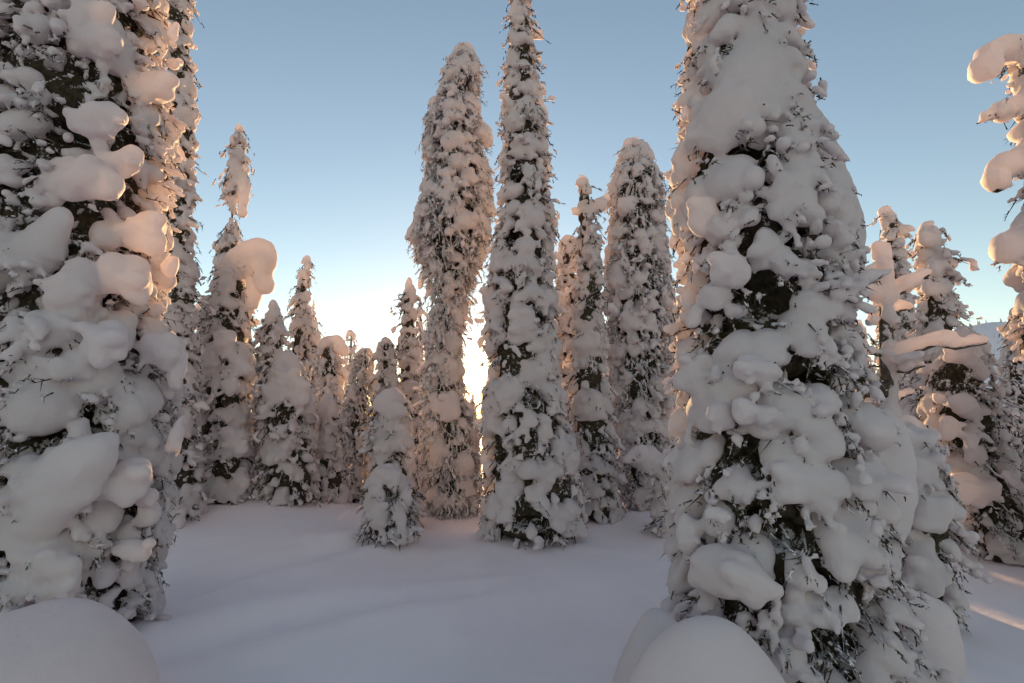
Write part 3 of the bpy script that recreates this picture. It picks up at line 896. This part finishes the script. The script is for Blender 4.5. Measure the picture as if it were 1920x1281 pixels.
# ------------------------------------------------------------------ dead trunk with level branches
def dead_tree():
    d = 5.6
    gz = float(ground_z(*(at(1668, 900, d)[:2])))
    base = at(1668, 900, d)
    base[2] = gz
    root = empty('dead_tree', base, 'dead trunk with bare level branches, each carrying a long loaf of snow', 'dead tree')
    rng = np.random.default_rng(77)
    L = lambda px, py, dy=0.0: at(px, py, d + dy) - base
    stem = [np.array([0, 0, -0.1]), L(1670, 790), L(1664, 690), L(1660, 590), L(1652, 520), L(1645, 470)]
    link('trunk', tube_mesh('trunk', stem, [0.1, 0.085, 0.075, 0.065, 0.05, 0.02], BARK), root)
    fld = Field(np.min(stem, 0) - 1.3, np.max(stem, 0) + np.array([1.6, 1.0, 0.4]), 0.018)
    for a, b, r in zip(stem[:-1], stem[1:], (15, 12, 11, 12, 12)):
        for t in np.linspace(0, 1, 9):
            rr = r / F * d * rng.uniform(0.85, 1.15)
            fld.ellipsoid(a + (b - a) * t + np.array([rng.normal(0, 0.015), -0.05, 0.02]), np.eye(3), np.array([rr, rr, rr * 1.4]), 0.05)
    for px, py, w, h in [(1638, 476, 10, 18), (1630, 512, 18, 20), (1648, 545, 26, 18), (1672, 558, 16, 16), (1640, 600, 16, 14)]:
        fld.ellipsoid(L(px, py), np.eye(3), np.array([w, 0.8 * min(w, h), h]) / F * d, 0.05)
    for nodes, r, th in [([(1655, 572, 0), (1690, 548, -.1), (1716, 534, -.2), (1742, 516, -.25)], 0.028, 21), ([(1668, 686, 0), (1704, 662, -.15), (1760, 646, -.3), (1792, 636, -.35)], 0.03, 22),
                         ([(1760, 646, -.3), (1790, 654, -.35), (1850, 644, -.45)], 0.022, 20), ([(1660, 590, 0), (1684, 584, .1), (1710, 578, .2)], 0.022, 13), ([(1660, 668, 0), (1640, 664, -.1), (1617, 664, -.15)], 0.022, 11),
                         ([(1668, 700, 0), (1700, 696, -.2), (1734, 686, -.35)], 0.022, 13), ([(1666, 680, 0), (1692, 674, -.35), (1716, 668, -.4), (1730, 664, -.45)], 0.012, 4), ([(1668, 760, 0), (1690, 745, .1), (1712, 738, .2)], 0.02, 10),
                         ([(1660, 690, 0), (1640, 686, .1), (1625, 688, .2)], 0.014, 5), ([(1655, 545, 0), (1636, 525, .1), (1618, 515, .2)], 0.02, 10)]:
        pts = [L(*n) for n in nodes]
        dense = []
        for a, b in zip(pts[:-1], pts[1:]):
            for t in np.linspace(0, 1, 5)[:-1]:
                dense.append(a + (b - a) * t + rng.normal(0, 0.004, 3))
        dense.append(pts[-1])
        k = len(dense)
        link('branch', tube_mesh('branch', dense, np.linspace(r, r * 0.4, k), BARK, 6), root)
        for i in range(k - 1):
            for t in (0, 0.33, 0.66):
                p = dense[i] + (dense[i + 1] - dense[i]) * t
                e = min(1.0, 0.45 + 1.3 * min(i / k + 0.25, (k - i) / k))
                rr = th / F * d * 0.54 * e * rng.uniform(0.8, 1.2)
                fld.ellipsoid(p + np.array([0, 0.015, rr * 0.85 + r * 0.3]), np.eye(3), np.array([rr * 1.2, rr * 0.95, rr]), 0.4 * rr)
    fld.f += 0.036 * vnoise(fld.n, 9, rng) + 0.024 * vnoise(fld.n, 4, rng)
    v, q = surface_nets(fld.f, fld.lo, fld.h)
    link('snow_load', mesh_from('snow_load', v, q, SNOW, vertex_normals(v, q)), root)


# ------------------------------------------------------------------ smooth snow mounds in front
def mound(px, py, d, rx, ry, label, lean=0.0, p=2.6, seed=0):
    top = at(px, py, d)
    gz = float(ground_z(top[0], d))
    hgt = top[2] - gz + 0.12
    rng = np.random.default_rng(seed)
    nr, na = 40, 96
    v = []
    ph = rng.uniform(0, 6.28, 4)
    for i in range(nr + 1):
        s = math.sin(math.pi / 2 * i / nr)
        for j in range(na):
            a = 2 * math.pi * j / na
            w = 1 + 0.06 * math.sin(2 * a + ph[0]) + 0.04 * math.sin(3 * a + ph[1])
            x, y = s * rx * w * math.cos(a), s * ry * w * math.sin(a)
            z = hgt * (0.82 * max(1 - s ** p, 0) ** (1 / p) + 0.18 * (0.5 + 0.5 * math.cos(math.pi * s)))
            z += lean * x * (1 - s) + 0.03 * math.sin(4 * x / rx + ph[2]) * math.sin(4 * y / ry + ph[3]) * (1 - s * s)
            v.append((x, y, z - 0.12))
    f = []
    for i in range(nr):
        for j in range(na):
            j2 = (j + 1) % na
            f.append((i * na + j, (i + 1) * na + j, (i + 1) * na + j2, i * na + j2))
    me = mesh_from('snow_mound', np.array(v), np.array(f), SNOW)
    o = link('snow_mound', me)
    o.location = (top[0], d, gz)
    o['label'] = label
    o['category'] = 'snow mound'
    o['group'] = 'smooth snow mounds at the front'


# ------------------------------------------------------------------ forest behind, far hill
def copy_tree(src, x, y, s, rz, label):
    o = src.copy()
    C.objects.link(o)
    o.location = (x, y, float(ground_z(x, y)))
    o.scale = (s, s, s * 1.1)
    o.rotation_euler = (0, 0, rz)
    o['label'] = label
    o['group'] = G_FAR
    for ch in src.children:
        c = ch.copy()
        C.objects.link(c)
        c.parent = o
    return o


def far_forest():
    rng = np.random.default_rng(5)
    protos = [o for o in list(scene.objects) if o.type == 'EMPTY' and o.get('category') == 'tree' and len(o.children) <= 6]
    n = 0
    for px, d, hpx, label in FAR:
        x = at(px, 800, d)[0]
        src = protos[n % len(protos)]
        gz = float(ground_z(x, d))
        want = at(px, hpx, d)[2] - gz
        have = max((c.bound_box[1][2] for c in src.children if c.name.startswith('snow')), default=4)
        copy_tree(src, x, d, want / have / 1.1, rng.uniform(0, 6.28), label)
        n += 1


FAR = [(890, 20, 738, 'tiny dark far tree standing right under the sun in the bright gap'), (628, 24, 672, 'faint far tree between the bowed tree and the scrappy birch'),
       (640, 17, 720, 'far snowy tree showing behind the round-headed low sapling'), (735, 20, 680, 'far snowy tree glimpsed between the bumpy spruce and the pale blunt spire'),
       (1055, 16, 600, 'far snowy tree glimpsed between the tallest spruce and the crooked one'), (1120, 18, 640, 'far snowy tree low in the gap right of the crooked spruce'),
       (1150, 24, 650, 'farthest snowy tree behind the left side of the broad frosted pine'), (1285, 15, 560, 'far snowy tree against the left edge of the giant on the right'),
       (1640, 18, 600, 'far snowy tree behind the dead branching trunk, low in the gap')]
FAR += [(934, 16, 610, 'slim far tree edging the bright gap on the right of the sun'), (850, 15, 600, 'slim far tree edging the bright gap on the left of the sun')]
HIDDEN = 'small unseen far snowy tree screened by the nearer trees of the clearing'
FAR += [(px, d, y, HIDDEN) for px, d, y in [(465, 19, 660), (500, 23, 690), (800, 25, 690), (960, 18, 600), (1010, 20, 600), (1230, 17, 600), (1690, 16, 590), (1830, 20, 690), (340, 22, 650), (1210, 15, 700), (1252, 14, 680), (985, 15, 640), (1204, 12.5, 730), (1228, 12.0, 740), (1178, 13.5, 710), (1180, 21, 650), (1300, 17, 600), (1370, 20, 620), (1450, 16, 560), (1540, 19, 600), (1600, 23, 640), (100, 18, 600), (220, 21, 640), (1900, 24, 700)]]  # unseen backfill; several of these added to block sun streaks on the clearing floor


def hill():
    n, m = 160, 24
    xs = np.linspace(-900, 1100, n)
    v = []
    for j in range(m):
        t = j / (m - 1)
        for x in xs:
            crest = 20 + 126 * math.exp(-((x - 640) / 165) ** 2) + 14 * math.exp(-((x + 500) / 260) ** 2) + 1.5 * math.sin(x * 0.031) + 0.7 * math.sin(x * 0.11)
            v.append((x, 420 + 260 * t + 12 * math.sin(x * 0.01), -8 + crest * math.sin(t * math.pi / 2) ** 1.3 - 4 * (1 - t)))
    i = np.arange(n * m).reshape(m, n)
    q = np.stack([i[:-1, :-1], i[:-1, 1:], i[1:, 1:], i[1:, :-1]], -1).reshape(-1, 4)
    V = np.array(v)
    link('hill', mesh_from('hill', V, q, GROUND), kind='structure')
    # the thin wood on its slope, far too small to tell the trees apart
    rng = np.random.default_rng(3)
    k = 3000
    idx = rng.integers(0, len(V), k)
    b = V[idx] + np.stack([rng.uniform(-6, 6, k), rng.uniform(-4, 4, k), np.full(k, -0.6)], 1)
    hh = rng.uniform(3.0, 7.0, k)
    tip = b + np.stack([rng.normal(0, 0.2, k), np.zeros(k), hh], 1)
    vv, qq = spikes(b, tip, hh * 0.16, 5)
    link('wooded_slope', mesh_from('wooded_slope', vv, qq, FROST_TWIG), kind='stuff')


if exec_trees:
    build_ground()
    hill()
    trees()
    more_trees()
    far_forest()
    dead_tree()
    mound(80, 1132, 2.9, 0.62, 0.5, 'low bluish snow mound with a steep right lip in the bottom left corner', p=3.6, lean=0.12, seed=1)
    mound(1318, 1148, 2.5, 0.44, 0.4, 'big smooth dome of snow at the foot of the giant on the right', p=2.2, seed=2)
    mound(1236, 1150, 3.1, 0.30, 0.35, 'small rounded hump of snow peeking out left of the big smooth dome', p=2.0, seed=3)
